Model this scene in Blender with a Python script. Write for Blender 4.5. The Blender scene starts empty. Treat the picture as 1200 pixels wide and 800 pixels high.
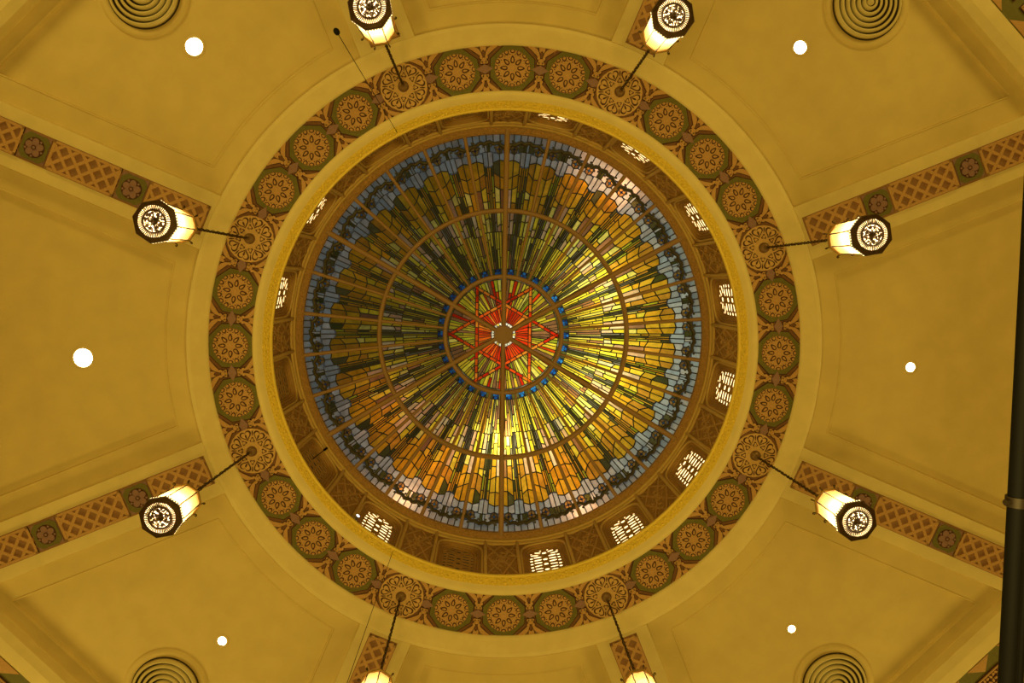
import bpy, math, random
from mathutils import Matrix, Vector
random.seed(7)
PI = math.pi
scene = bpy.context.scene
COL = scene.collection
def rad(a): return a * PI / 180.0

# ------------------------------------------------------------------ camera
# world: X = right in the photo, Y = down in the photo, Z = up; the dome's axis stands at x = y = 0
EYE = 1.6                                    # camera height over the floor
def Z(h): return h + EYE                     # h is height over the camera
F_PX = 900.0
cam_from_world = Matrix(((0.9993279, -0.0160907, -0.0329365),
                         (0.0134846, 0.9968722, -0.0778717),
                         (0.0340865, 0.0773752, 0.9964192)))
right, down, fwd = (Vector(cam_from_world[i]) for i in range(3))
cam_d = bpy.data.cameras.new('camera')
cam_d.sensor_width = 36.0
cam_d.lens = 36.0 * F_PX / 1200.0
cam_d.clip_end = 200
cam = bpy.data.objects.new('camera', cam_d)
COL.objects.link(cam)
m = Matrix.Identity(4)
for i in range(3):
    m[i][0] = right[i]; m[i][1] = -down[i]; m[i][2] = -fwd[i]
m[0][3], m[1][3], m[2][3] = -0.407, -1.23, EYE
cam.matrix_world = m
scene.camera = cam

# ------------------------------------------------------------------ sky and large lights
w = bpy.data.worlds.new('sky'); scene.world = w; w.use_nodes = True
bg = w.node_tree.nodes['Background']
bg.inputs[0].default_value = (0.48, 0.74, 1.0, 1); bg.inputs[1].default_value = 0.11
scene.view_settings.view_transform = 'Standard'
scene.view_settings.look = 'None'
scene.view_settings.exposure = 0.0
scene.view_settings.gamma = 1.0
scene.view_settings.use_curve_mapping = False
scene.cycles.max_bounces = 6
scene.cycles.diffuse_bounces = 4
scene.cycles.transmission_bounces = 4
scene.cycles.caustics_reflective = False
scene.cycles.caustics_refractive = False
scene.cycles.sample_clamp_indirect = 4.0

WARM = (1.0, 0.75, 0.185)
def area_light(name, loc, size, energy, color, direction=(0, 0, 1)):
    d = bpy.data.lights.new(name, 'AREA'); d.shape = 'DISK'; d.size = size; d.energy = energy; d.color = color
    o = bpy.data.objects.new(name, d); COL.objects.link(o); o.location = loc
    o.rotation_euler = Vector(direction).to_track_quat('-Z', 'Y').to_euler()
    return o
def point_light(name, loc, radius, energy, color, parent=None):
    d = bpy.data.lights.new(name, 'POINT'); d.shadow_soft_size = radius; d.energy = energy; d.color = color
    o = bpy.data.objects.new(name, d); COL.objects.link(o); o.location = loc
    if parent: o.parent = parent
    return o
# uplights standing on the floor in the middle of the hall
for k in range(8):
    a = rad(45 * k)
    area_light('uplight', (2.4 * math.cos(a), 2.4 * math.sin(a) , 1.0), 1.2, 156 * (1 - 0.10 * math.cos(a) - 0.05 * math.sin(a)), WARM)

# lamps high in the four diagonal wings, shining in under the edge beams
for k in (1, 3, 5, 7):
    a = rad(45 * k)
    area_light('wing_lamp', (15.5 * math.cos(a), 15.5 * math.sin(a), Z(10.3)), 1.6, 250 * (1 - 0.14 * math.cos(a) + 0.04 * math.sin(a)), WARM, (-math.cos(a) * 15.5, -math.sin(a) * 15.5, 6.0))

# ------------------------------------------------------------------ materials
MATS = {}
def mat(name, col, rough=0.6, metal=0.0, bump=0.0, scale=8.0, vary=0.0, spec=0.3, emit=0.0, emit_col=None):
    M = bpy.data.materials.new(name); M.use_nodes = True; MATS[name] = M
    nt = M.node_tree; b = nt.nodes['Principled BSDF']
    b.inputs['Base Color'].default_value = (*col, 1); b.inputs['Roughness'].default_value = rough
    b.inputs['Metallic'].default_value = metal; b.inputs['Specular IOR Level'].default_value = spec
    if emit:
        b.inputs['Emission Color'].default_value = (*(emit_col or col), 1); b.inputs['Emission Strength'].default_value = emit
    if bump or vary:
        tc = nt.nodes.new('ShaderNodeTexCoord'); n = nt.nodes.new('ShaderNodeTexNoise')
        n.inputs['Scale'].default_value = scale; n.inputs['Detail'].default_value = 5
        nt.links.new(tc.outputs['Object'], n.inputs['Vector'])
        if bump:
            bp = nt.nodes.new('ShaderNodeBump'); bp.inputs['Strength'].default_value = bump; bp.inputs['Distance'].default_value = 0.02
            nt.links.new(n.outputs['Fac'], bp.inputs['Height']); nt.links.new(bp.outputs['Normal'], b.inputs['Normal'])
        if vary:
            r = nt.nodes.new('ShaderNodeValToRGB')
            r.color_ramp.elements[0].position = 0.3; r.color_ramp.elements[1].position = 0.7
            r.color_ramp.elements[0].color = (*[c * (1 - vary) for c in col], 1)
            r.color_ramp.elements[1].color = (*[min(1, c * (1 + vary)) for c in col], 1)
            nt.links.new(n.outputs['Fac'], r.inputs['Fac']); nt.links.new(r.outputs['Color'], b.inputs['Base Color'])
    return M
mat('plaster', (0.66, 0.52, 0.20), 0.75, bump=0.05, scale=3, vary=0.05)
mat('plaster_panel', (0.60, 0.45, 0.15), 0.8, bump=0.05, scale=2.2, vary=0.06)
mat('gold_plaster', (0.72, 0.52, 0.07), 0.6, bump=0.05, scale=6, vary=0.05)
mat('gold_frieze', (0.70, 0.49, 0.05), 0.55, bump=0.9, scale=26, vary=0.16)
mat('rust', (0.185, 0.082, 0.030), 0.8, bump=0.1, scale=14, vary=0.12)
mat('strip_rust', (0.27, 0.135, 0.050), 0.8, bump=0.1, scale=14, vary=0.1)
mat('terracotta', (0.46, 0.255, 0.082), 0.7, bump=0.15, scale=30, vary=0.10)
mat('incised', (0.070, 0.026, 0.012), 0.8)
mat('olive', (0.135, 0.120, 0.024), 0.75, bump=0.1, scale=20, vary=0.1)
mat('mauve', (0.25, 0.135, 0.10), 0.75, bump=0.1, scale=30, vary=0.08)
mat('medallion', (0.52, 0.31, 0.10), 0.65, bump=0.15, scale=30, vary=0.08)
mat('drum_moulding', (0.58, 0.38, 0.10), 0.7, vary=0.06)
mat('drum_step', (0.40, 0.225, 0.055), 0.7, vary=0.08)
mat('drum_panel', (0.36, 0.195, 0.05), 0.8, bump=1.0, scale=22, vary=0.22)
mat('drum_relief', (0.50, 0.30, 0.085), 0.75, bump=0.3, scale=30, vary=0.1)
mat('dark_opening', (0.055, 0.036, 0.014), 0.5)
mat('rib_paint', (0.30, 0.165, 0.045), 0.55, vary=0.06, scale=5)
mat('lead', (0.022, 0.018, 0.012), 0.6)
mat('vine_glass', (0.055, 0.045, 0.018), 0.4, vary=0.3, scale=12)
mat('bronze', (0.085, 0.050, 0.020), 0.38, metal=0.7, vary=0.25, scale=25)
mat('canopy_bronze', (0.17, 0.095, 0.035), 0.45, metal=0.3, vary=0.2, scale=20)
mat('brass', (0.55, 0.36, 0.10), 0.35, metal=0.8, vary=0.15, scale=20)
mat('black_steel', (0.004, 0.0035, 0.003), 0.7, spec=0.12)
mat('dark_iron', (0.03, 0.02, 0.012), 0.5, metal=0.3)
mat('steel', (0.45, 0.40, 0.30), 0.35, metal=0.8)
mat('vent_paint', (0.56, 0.44, 0.16), 0.5)
mat('vent_dark', (0.045, 0.03, 0.010), 0.8)
mat('lamp_lens', (1, 1, 1), 0.4, emit=14.0, emit_col=(1.0, 0.90, 0.62))
mat('spot_lens', (1, 1, 1), 0.4, emit=3.0, emit_col=(0.85, 0.92, 1.0))
mat('window_glow', (0.9, 0.8, 0.55), 0.4, emit=2.2, emit_col=(1.0, 0.80, 0.40))
mat('wood_floor', (0.30, 0.17, 0.07), 0.5, vary=0.2, scale=2)
mat('wall_paint', (0.55, 0.42, 0.17), 0.8, vary=0.05, scale=1)

def glass_mat(name, fixed=None, trans=0.88, streak=0.35):
    M = bpy.data.materials.new(name); M.use_nodes = True; MATS[name] = M
    nt = M.node_tree; nt.nodes.clear()
    out = nt.nodes.new('ShaderNodeOutputMaterial')
    if fixed is None:
        at = nt.nodes.new('ShaderNodeVertexColor'); at.layer_name = 'Col'; src = at.outputs['Color']
    else:
        rg = nt.nodes.new('ShaderNodeRGB'); rg.outputs[0].default_value = (*fixed, 1); src = rg.outputs[0]
    geo = nt.nodes.new('ShaderNodeNewGeometry')
    nz = nt.nodes.new('ShaderNodeTexNoise'); nz.inputs['Scale'].default_value = 3.2; nz.inputs['Detail'].default_value = 6
    nz.inputs['Roughness'].default_value = 0.65; nz.inputs['Distortion'].default_value = 1.2
    nt.links.new(geo.outputs['Position'], nz.inputs['Vector'])
    mr = nt.nodes.new('ShaderNodeMapRange'); mr.inputs['From Min'].default_value = 0.25; mr.inputs['From Max'].default_value = 0.75
    mr.inputs['To Min'].default_value = 1 - streak; mr.inputs['To Max'].default_value = 1 + streak
    nt.links.new(nz.outputs['Fac'], mr.inputs['Value'])
    mul = nt.nodes.new('ShaderNodeVectorMath'); mul.operation = 'SCALE'
    nt.links.new(src, mul.inputs[0]); nt.links.new(mr.outputs['Result'], mul.inputs['Scale'])
    tr = nt.nodes.new('ShaderNodeBsdfTranslucent'); df = nt.nodes.new('ShaderNodeBsdfDiffuse')
    nt.links.new(mul.outputs['Vector'], tr.inputs['Color']); nt.links.new(mul.outputs['Vector'], df.inputs['Color'])
    mx = nt.nodes.new('ShaderNodeMixShader'); mx.inputs['Fac'].default_value = trans
    nt.links.new(df.outputs[0], mx.inputs[1]); nt.links.new(tr.outputs[0], mx.inputs[2])
    nt.links.new(mx.outputs[0], out.inputs['Surface'])
    return M
glass_mat('stained_glass')
glass_mat('lantern_glass', (0.95, 0.66, 0.24), 0.9, 0.12)
glass_mat('bottom_glass', (0.80, 0.66, 0.42), 0.9, 0.5)

# ------------------------------------------------------------------ mesh helpers
class MB:
    def __init__(self): self.v = []; self.f = []; self.c = []
    def face(self, pts, col=None):
        n = len(self.v); self.v.extend([tuple(p) for p in pts]); self.f.append(tuple(range(n, n + len(pts))))
        if col is not None: self.c.extend([col] * len(pts))
    def strip(self, A, B, closed=False):
        n = len(A); o = len(self.v); self.v.extend([tuple(p) for p in A]); self.v.extend([tuple(p) for p in B])
        for i in range(n if closed else n - 1):
            j = (i + 1) % n; self.f.append((o + i, o + j, o + n + j, o + n + i))
    def loops(self, L, closed=True):
        for a, b in zip(L[:-1], L[1:]): self.strip(a, b, closed)
    def prism(self, pts, w0, w1, mp=None, cap0=False):
        """outline pts (x, y) raised from depth w0 to w1 below the ceiling plane (z = -w), or through a map of its own"""
        mp = mp or (lambda x, y, w_: (x, y, -w_))
        A = [mp(x, y, w0) for x, y in pts]; B = [mp(x, y, w1) for x, y in pts]
        self.strip(A, B, True); self.face(B)
        if cap0: self.face(A[::-1])
    def box(self, c, s, rz=0.0):
        x, y, z = s[0] / 2, s[1] / 2, s[2] / 2; ca, sa = math.cos(rz), math.sin(rz); o = len(self.v)
        for dz in (-z, z):
            for dx, dy in ((-x, -y), (x, -y), (x, y), (-x, y)):
                self.v.append((c[0] + dx * ca - dy * sa, c[1] + dx * sa + dy * ca, c[2] + dz))
        for q in ((0, 3, 2, 1), (4, 5, 6, 7), (0, 1, 5, 4), (1, 2, 6, 5), (2, 3, 7, 6), (3, 0, 4, 7)): self.f.append(tuple(o + i for i in q))
    def lathe(self, prof, seg=48, a0=0.0, a1=360.0, phase=0.0):
        closed = abs(a1 - a0 - 360) < 1e-6; n = seg if closed else seg + 1
        L = []
        for r, z in prof:
            L.append([(r * math.cos(rad(a0 + phase + (a1 - a0) * i / seg)), r * math.sin(rad(a0 + phase + (a1 - a0) * i / seg)), z) for i in range(n)])
        o = len(self.v)
        for l in L: self.v.extend(l)
        for k in range(len(L) - 1):
            for i in range(n if closed else n - 1):
                j = (i + 1) % n; self.f.append((o + k * n + i, o + k * n + j, o + (k + 1) * n + j, o + (k + 1) * n + i))
    def tube(self, pts, r, seg=6, closed=False):
        P = [Vector(p) for p in pts]; n = len(P); rings = []
        for i, p in enumerate(P):
            t = (P[(i + 1) % n] - P[i - 1]) if closed else (P[min(i + 1, n - 1)] - P[max(i - 1, 0)])
            t.normalize(); u = t.orthogonal() if abs(t.z) > 0.98 else t.cross(Vector((0, 0, 1))); u.normalize(); v_ = t.cross(u)
            rings.append([tuple(p + (u * math.cos(2 * PI * k / seg) + v_ * math.sin(2 * PI * k / seg)) * r) for k in range(seg)])
        for i in range(n if closed else n - 1): self.strip(rings[i], rings[(i + 1) % n], True)
        if not closed: self.face(rings[0][::-1]); self.face(rings[-1])
    def mesh(self, name, material, smooth=False):
        me = bpy.data.meshes.new(name); me.from_pydata(self.v, [], self.f)
        if self.c:
            ca = me.color_attributes.new('Col', 'FLOAT_COLOR', 'POINT')
            ca.data.foreach_set('color', [x for c in self.c for x in (*c, 1.0)])
        if smooth:
            me.shade_smooth()
        me.materials.append(MATS[material]); me.update()
        return me
    def build(self, name, material, parent=None, smooth=False, loc=None, rz=0.0):
        return link(name, self.mesh(name, material, smooth), parent, loc, rz)
def link(name, me, parent=None, loc=None, rz=0.0):
    o = bpy.data.objects.new(name, me); COL.objects.link(o)
    if parent: o.parent = parent
    if loc: o.location = loc
    o.rotation_euler = (0, 0, rz)
    return o
def empty(name, loc=(0, 0, 0), rz=0.0):
    o = bpy.data.objects.new(name, None); COL.objects.link(o); o.location = loc; o.rotation_euler = (0, 0, rz); o.empty_display_size = 0.2
    return o
def tag(o, label, cat=None, group=None, kind=None):
    o['label'] = label
    if cat: o['category'] = cat
    if group: o['group'] = group
    if kind: o['kind'] = kind
    return o
def copy_tree(o, parent=None):
    c = o.copy(); COL.objects.link(c); c.parent = parent
    for ch in list(o.children): copy_tree(ch, c)
    return c
def pol(r, a): return (r * math.cos(a), r * math.sin(a))
def circle(r, n, cx=0, cy=0, ph=0): return [(cx + r * math.cos(2 * PI * i / n + ph), cy + r * math.sin(2 * PI * i / n + ph)) for i in range(n)]
def turn(pts, a, cx=0, cy=0):
    c, s = math.cos(a), math.sin(a); return [(cx + x * c - y * s, cy + x * s + y * c) for x, y in pts]
def scaled(pts, k, about=(0, 0)): return [(about[0] + (x - about[0]) * k, about[1] + (y - about[1]) * k) for x, y in pts]
SIDES = {0: 'right', 45: 'lower right', 90: 'bottom', 135: 'lower left', 180: 'left', 225: 'upper left', 270: 'top', 315: 'upper right'}

# ------------------------------------------------------------------ heights (over the camera) and radii of the ceiling
H_BAND, H_BEAM, H_LEDGE, H_PANEL = 14.0, 13.70, 13.86, 13.93
R_BAND_IN, R_BAND_OUT, R_TRIM = 4.61, 5.41, 5.70
BEAM_W, APO = 0.50, 9.95
H_OUTER = 13.58
R_DRUM, H_DRUM = 4.66, 16.90
C22, S22 = math.cos(rad(22.5)), math.sin(rad(22.5))

# ------------------------------------------------------------------ floor and outer walls (out of frame, they bounce the light)
A_WALL = 11.7
def octagon(apo): return [pol(apo / C22, rad(22.5 + 45 * k)) for k in range(8)]
b = MB(); P8 = octagon(19.3)
b.face([(x, y, 0) for x, y in P8]); b.face([(x, y, -0.2) for x, y in P8][::-1]); b.strip([(x, y, 0) for x, y in P8], [(x, y, -0.2) for x, y in P8], True)
tag(b.build('floor', 'wood_floor'), 'dark wooden floor of the hall below the dome', kind='structure')
WALLNAME = {0: 'right', 45: 'lower_right', 90: 'bottom', 135: 'lower_left', 180: 'left', 225: 'upper_left', 270: 'top', 315: 'upper_right'}
A_WING = 19.0                                 # the diagonal sides open into wings, closed by a wall further out
for k in range(8):
    a = rad(45 * k); A_ = A_WING if k % 2 else A_WALL; hw = A_ * math.tan(rad(22.5)); b = MB()
    b.box((0.15, 0, Z(13.35) / 2), (0.3, 2 * hw + 0.1, Z(13.35)))
    o = b.build('wall_' + WALLNAME[45 * k], 'wall_paint', loc=(A_ * math.cos(a), A_ * math.sin(a), 0), rz=a)
    tag(o, 'cream plaster wall on the %s side of the octagonal hall' % SIDES[45 * k], kind='structure')
    if k % 2:
        for s_ in (-1, 1):
            b = MB(); x0, x1 = (A_WALL + .35) - A_, 0.0; t = math.tan(rad(22.5)) * s_
            q = [(x0, (x0 + A_) * t, 0), (x1, (x1 + A_) * t, 0), (x1, (x1 + A_) * t, Z(13.35)), (x0, (x0 + A_) * t, Z(13.35))]
            b.face(q); b.face([(x, y + 0.05 * s_, z) for x, y, z in q]); b.build('return_wall', 'wall_paint', o)

# ------------------------------------------------------------------ ceiling: eight recessed coffers
ceiling = empty('ceiling', (0, 0, Z(H_PANEL)))
tag(ceiling, 'octagonal cream plaster ceiling of eight recessed panels round the dome', kind='structure')
def coffer_loop(d, H, n=22):
    R = R_TRIM + d; s = BEAM_W + d; A = APO - d * 0.64
    t = math.sqrt(R * R - s * s); th = math.atan2(t * S22 - s * C22, t * C22 + s * S22)
    inner = [(R * math.cos(-th + 2 * th * i / n), R * math.sin(-th + 2 * th * i / n), H - H_PANEL) for i in range(n + 1)]
    t = (A - s * S22) / C22; yo = t * S22 - s * C22
    outer = [(A, -yo + 2 * yo * i / n, H - H_PANEL) for i in range(n + 1)]
    return inner, outer
b = MB()
LP = [coffer_loop(0, H_BEAM), coffer_loop(0.0, H_LEDGE - 0.03), coffer_loop(0.03, H_LEDGE), coffer_loop(0.40, H_LEDGE), coffer_loop(0.41, H_LEDGE - 0.012), coffer_loop(0.43, H_LEDGE - 0.008), coffer_loop(0.44, H_PANEL)]
b.loops([i + o[::-1] for i, o in LP])
ledge_me = b.mesh('moulded_ledge', 'plaster_panel')
b = MB(); i_, o_ = LP[-1]; mid = [[tuple(Vector(p).lerp(Vector(q), t)) for p, q in zip(i_, o_)] for t in (0, .25, .5, .75, 1)]
b.loops(mid, False)
panel_me = b.mesh('coffer_panel', 'plaster_panel')
for k in range(8):
    c = link('coffer_panel', panel_me, ceiling, rz=rad(45 * k)); link('moulded_ledge', ledge_me, c)

# ------------------------------------------------------------------ radial beams with a patterned strip
trim_no = [0]
def trim_name():
    trim_no[0] += 1; return 'trim_%d' % trim_no[0]
R0, R1 = R_TRIM - 0.02, APO / C22 - 0.02
STRIP0, STRIP_HW = 5.76, 0.272
TILE_R = (7.11, 8.87); TILE_HW = 0.235
b = MB()
b.box(((R0 + R1) / 2, 0, 0.2), (R1 - R0, 2 * BEAM_W, 0.4)); beam_me = b.mesh('beam', 'plaster')
b = MB(); b.prism([(STRIP0, -STRIP_HW), (10.62, -STRIP_HW), (10.62, STRIP_HW), (STRIP0, STRIP_HW)], 0, 0.012); strip_me = b.mesh('patterned_strip', 'strip_rust')
def lattice(x0, x1):
    """raised diagonal lattice of one bay between x0 and x1, with a flat border"""
    m_ = MB(); hw = STRIP_HW - 0.012; bw = 0.027
    bd = 0.045
    for q in ([(x0, -hw), (x1, -hw), (x1, -hw + bd), (x0, -hw + bd)], [(x0, hw - bd), (x1, hw - bd), (x1, hw), (x0, hw)],
              [(x0, -hw), (x0 + bd, -hw), (x0 + bd, hw), (x0, hw)], [(x1 - bd, -hw), (x1, -hw), (x1, hw), (x1 - bd, hw)]):
        m_.prism(q, 0.012, 0.040)
    pitch = 0.262; n = int((x1 - x0) / pitch) + 5; xm = (x0 + x1) / 2
    for sgn in (1, -1):
        for i in range(-n, n + 1):
            # band around the line x = xm + (i+.5)*pitch + sgn*y
            poly = [(xm + (i + .5) * pitch + sgn * y + e * bw * 1.414, y) for y, e in ((-hw, -1), (-hw, 1), (hw, 1), (hw, -1))]
            for side, lim in ((1, x0), (-1, x1)):
                q = []
                for u, v_ in zip(poly, poly[1:] + poly[:1]):
                    iu, iv = (u[0] - lim) * side >= 0, (v_[0] - lim) * side >= 0
                    if iu: q.append(u)
                    if iu != iv:
                        t = (lim - u[0]) / (v_[0] - u[0]); q.append((lim, u[1] + t * (v_[1] - u[1])))
                poly = q
                if len(poly) < 3: break
            if len(poly) >= 3: m_.prism(poly, 0.012, 0.036 if sgn > 0 else 0.037)
    return m_.mesh('lattice', 'terracotta')
bays = [(STRIP0 + 0.02, TILE_R[0] - TILE_HW - 0.03), (TILE_R[0] + TILE_HW + 0.03, TILE_R[1] - TILE_HW - 0.03), (TILE_R[1] + TILE_HW + 0.03, 10.60)]
bay_me = [lattice(*q) for q in bays]
b = MB(); s_ = TILE_HW; b.prism([(-s_, -s_), (s_, -s_), (s_, s_), (-s_, s_)], 0.012, 0.030); tile_me = b.mesh('rosette_tile', 'mauve')
b = MB()
oct_pts = []
for i in range(48):
    a = 2 * PI * i / 48; oct_pts.append(pol(0.252 - 0.026 * math.cos(4 * a)  + 0.006 * math.cos(12 * a), a))
b.prism(oct_pts, 0.030, 0.042); tfield_me = b.mesh('tile_field', 'olive')
b = MB()
def petal_shape(r0, r1, wdt, n=14, heart=False):
    pts = []
    for i in range(n):
        t = 2 * PI * i / n; r = (r0 + r1) / 2 - math.cos(t) * (r1 - r0) / 2; y = math.sin(t) * wdt * (0.75 - 0.35 * math.cos(t))
        if heart and abs(math.sin(t)) < 0.35 and math.cos(t) < 0: r -= 0.02
        pts.append((r, y))
    return pts
b.prism(circle(0.178, 28), 0.042, 0.046)
flower_o = b.mesh('flower_outline', 'incised')
b = MB()
for k in range(5): b.prism(turn([(0.098 + 0.066 * math.cos(t), 0.058 * math.sin(t)) for t in [2 * PI * i / 14 for i in range(14)]], 2 * PI / 5 * k + .3), 0.046, 0.056)
for k in range(5): b.prism(turn(circle(0.020, 8, 0.150, 0), 2 * PI / 5 * (k + .5) + .3), 0.046, 0.052)
b.prism(circle(0.040, 14), 0.046, 0.064)
flower_f = b.mesh('flower_petals', 'mauve')
b = MB(); b.lathe([(0.024, -0.0645), (0.036, -0.067), (0.042, -0.0645)], 14); flower_c = b.mesh('flower_ring', 'incised')
BEAMS = [22.5 + 45 * k for k in range(8)]
BEAM_WORDS = {22.5: 'lower of the two on the right', 67.5: 'right one of the two at the bottom', 112.5: 'left one of the two at the bottom', 157.5: 'lower of the two on the left',
              202.5: 'upper of the two on the left', 247.5: 'left one of the two at the top', 292.5: 'right one of the two at the top', 337.5: 'upper of the two on the right'}
for a in BEAMS:
    o = link(trim_name(), beam_me, None, (0, 0, Z(H_BEAM)), rad(a))
    tag(o, 'cream ceiling beam with terracotta lattice strip, ' + BEAM_WORDS[a], kind='structure')
    st = link('patterned_strip', strip_me, o)
    vis = 3
    for q in bay_me[:vis]: link('lattice', q, st)
    if vis == 3:
        for r in TILE_R:
            t = link('rosette_tile', tile_me, o, (r, 0, 0))
            link('tile_field', tfield_me, t); link('flower_outline', flower_o, t); link('flower_petals', flower_f, t); link('flower_ring', flower_c, t)

# ------------------------------------------------------------------ outer beams and carved frieze of the octagon
hw = A_WALL * math.tan(rad(22.5))
def trapezoid(a0, a1): k = math.tan(rad(22.5)); return [(a0, -a0 * k), (a1, -a1 * k), (a1, a1 * k), (a0, a0 * k)]
b = MB()
k_ = math.tan(rad(22.5))
prof = [(APO - 0.012, 0.50), (APO - 0.012, 0.06), (APO + 0.14, 0.0), (APO + 0.15, 0.02), (APO + 0.40, 0.02), (APO + 0.42, 0.10)]
for (a0, z0), (a1, z1) in zip(prof[:-1], prof[1:]): b.face([(a0, -a0 * k_, z0), (a1, -a1 * k_, z1), (a1, a1 * k_, z1), (a0, a0 * k_, z0)])
outer_me = b.mesh('outer_beam', 'plaster')
b = MB(); b.face([(x, y, 0.08) for x, y in trapezoid(APO + 0.41, APO + 1.42)]); fr_me = b.mesh('carved_frieze', 'olive')
b = MB(); b.face([(x, y, 0.07) for x, y in trapezoid(APO + 1.40, A_WING + 0.05)]); wing_me = b.mesh('wing_soffit', 'plaster_panel')
b = MB(); b.face([(x, y, 0.07) for x, y in trapezoid(APO + 0.41, A_WALL + 0.05)]); side_me = b.mesh('soffit', 'plaster_panel')
b = MB(); b.prism([(0.0, -0.30), (0.36, -0.30), (0.36, 0.30), (0.0, 0.30)], -0.08, -0.065); fp_me = b.mesh('carved_panel', 'incised')
b = MB()
for sx in (0.035, 0.325): b.prism([(sx - .012, -.27), (sx + .012, -.27), (sx + .012, .27), (sx - .012, .27)], -0.065, -0.045)
for sy in (-.27, .27): b.prism([(.03, sy - .012), (.33, sy - .012), (.33, sy + .012), (.03, sy + .012)], -0.065, -0.045)
for i in range(7):
    for j in range(3):
        cx, cy = 0.09 + 0.09 * j, -0.21 + 0.07 * i
        b.prism(turn(petal_shape(-0.036, 0.036, 0.026, 10), (i * 2 + j) * 0.9 + 0.5, cx, cy), -0.065, -0.040)
fo_me = b.mesh('carved_leaves', 'terracotta')
b = MB(); b.prism([(0.0, -0.26), (0.0, 0.26), (0.22, 0.0)], -0.08, -0.062); ft_me = b.mesh('carved_triangle', 'terracotta')
for k in range(8):
    a = rad(45 * k)
    o = link(trim_name(), outer_me, None, (0, 0, Z(H_OUTER)), a)
    tag(o, 'deep cream edge beam closing the ceiling panel on the %s side' % SIDES[45 * k], kind='structure')
    link('wing_soffit' if k % 2 else 'soffit', wing_me if k % 2 else side_me, o)
    if k % 2:
        fr = link('carved_frieze', fr_me, o)
        for j in range(-5, 6):
            c = link('carved_panel', fp_me, fr, (APO + 0.72, j * 0.74, 0)); link('carved_leaves', fo_me, fr, (APO + 0.72, j * 0.74, 0))
            link('carved_triangle', ft_me, fr, (APO + 0.46, j * 0.74, 0)); 
            link('carved_triangle', ft_me, fr, (APO + 1.36, j * 0.74, 0), PI)

# ------------------------------------------------------------------ ring trim and ornamental band
b = MB(); b.lathe([(5.405, Z(14.02)), (5.405, Z(13.96)), (5.425, Z(13.925)), (5.47, Z(13.88)), (5.55, Z(13.79)), (5.63, Z(13.70)), (5.68, Z(13.67)), (5.70, Z(13.69)), (5.70, Z(13.95))], 192)
tag(b.build(trim_name(), 'plaster', smooth=False), 'plain cream plaster ring moulding round the ornamental band', kind='structure')
b = MB(); b.lathe([(R_BAND_IN - 0.03, Z(H_BAND)), (R_BAND_OUT + 0.02, Z(H_BAND))], 192)
band = tag(b.build(trim_name(), 'rust'), 'ornamental painted band of octagonal rosettes and round medallions encircling the dome', kind='structure')
R_MID = (R_BAND_IN + R_BAND_OUT) / 2
# rosette
b = MB(); octo = [pol(0.388 / C22, rad(22.5 + 45 * k)) for k in range(8)]; b.prism(octo, 0, 0.022); ros_me = b.mesh('rosette', 'olive')
b = MB(); b.prism(octo, 0, 0.010); b.v = [(x * 1.05, y * 1.05, z) for x, y, z in b.v]; edge_me = b.mesh('rosette_edge', 'incised')
b = MB(); sc = []
for i in range(64): a = 2 * PI * i / 64; sc.append(pol(0.318 + 0.007 * math.cos(16 * a), a))
b.prism(sc, 0.022, 0.034); disc_me = b.mesh('rosette_disc', 'terracotta')
def teardrop(r0, r1, wd, n=16):
    pts = []
    for i in range(n):
        t = 2 * PI * i / n; x = (r0 + r1) / 2 - math.cos(t) * (r1 - r0) / 2; k = (x - r0) / (r1 - r0)
        pts.append((x, math.sin(t) * wd * (1.15 - 0.62 * k)))
    return pts
bo, bf = MB(), MB()
for k in range(8):
    a = rad(45 * k); td = teardrop(0.085, 0.222, 0.044); bo.prism(turn(td, a), 0.034, 0.040)
    tf = teardrop(0.106, 0.185, 0.020); bf.prism(turn(tf, a), 0.040, 0.050)
bf.prism(circle(0.028, 12), 0.034, 0.046)
for k in range(16):
    a = rad(22.5 * k); big = k % 2
    wd, ln = (0.044, 0.066) if big else (0.050, 0.042)
    bud = [(0.300 - ln, 0), (0.300 - ln * .6, wd * .8), (0.300, wd), (0.318, wd * .55), (0.318, -wd * .55), (0.300, -wd), (0.300 - ln * .6, -wd * .8)]
    bo.prism(turn(bud, a), 0.034, 0.0385); bf.prism(turn(scaled(bud, 0.60, (0.300, 0)), a), 0.0385, 0.048)
    dot = circle(0.010, 8, 0.245, 0); bo.prism(turn(dot, a + rad(11.25)), 0.034, 0.038)
out_me = bo.mesh('petal_outlines', 'incised'); pet_me = bf.mesh('petals', 'terracotta')
for i in range(32):
    if i % 4 == 2: continue
    a = rad(11.25 * i); x, y = pol(R_MID, a)
    ro = link('rosette', ros_me, band, (x, y, Z(H_BAND)), a)
    link('rosette_edge', edge_me, ro); link('rosette_disc', disc_me, ro); link('petal_outlines', out_me, ro); link('petals', pet_me, ro)
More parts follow.
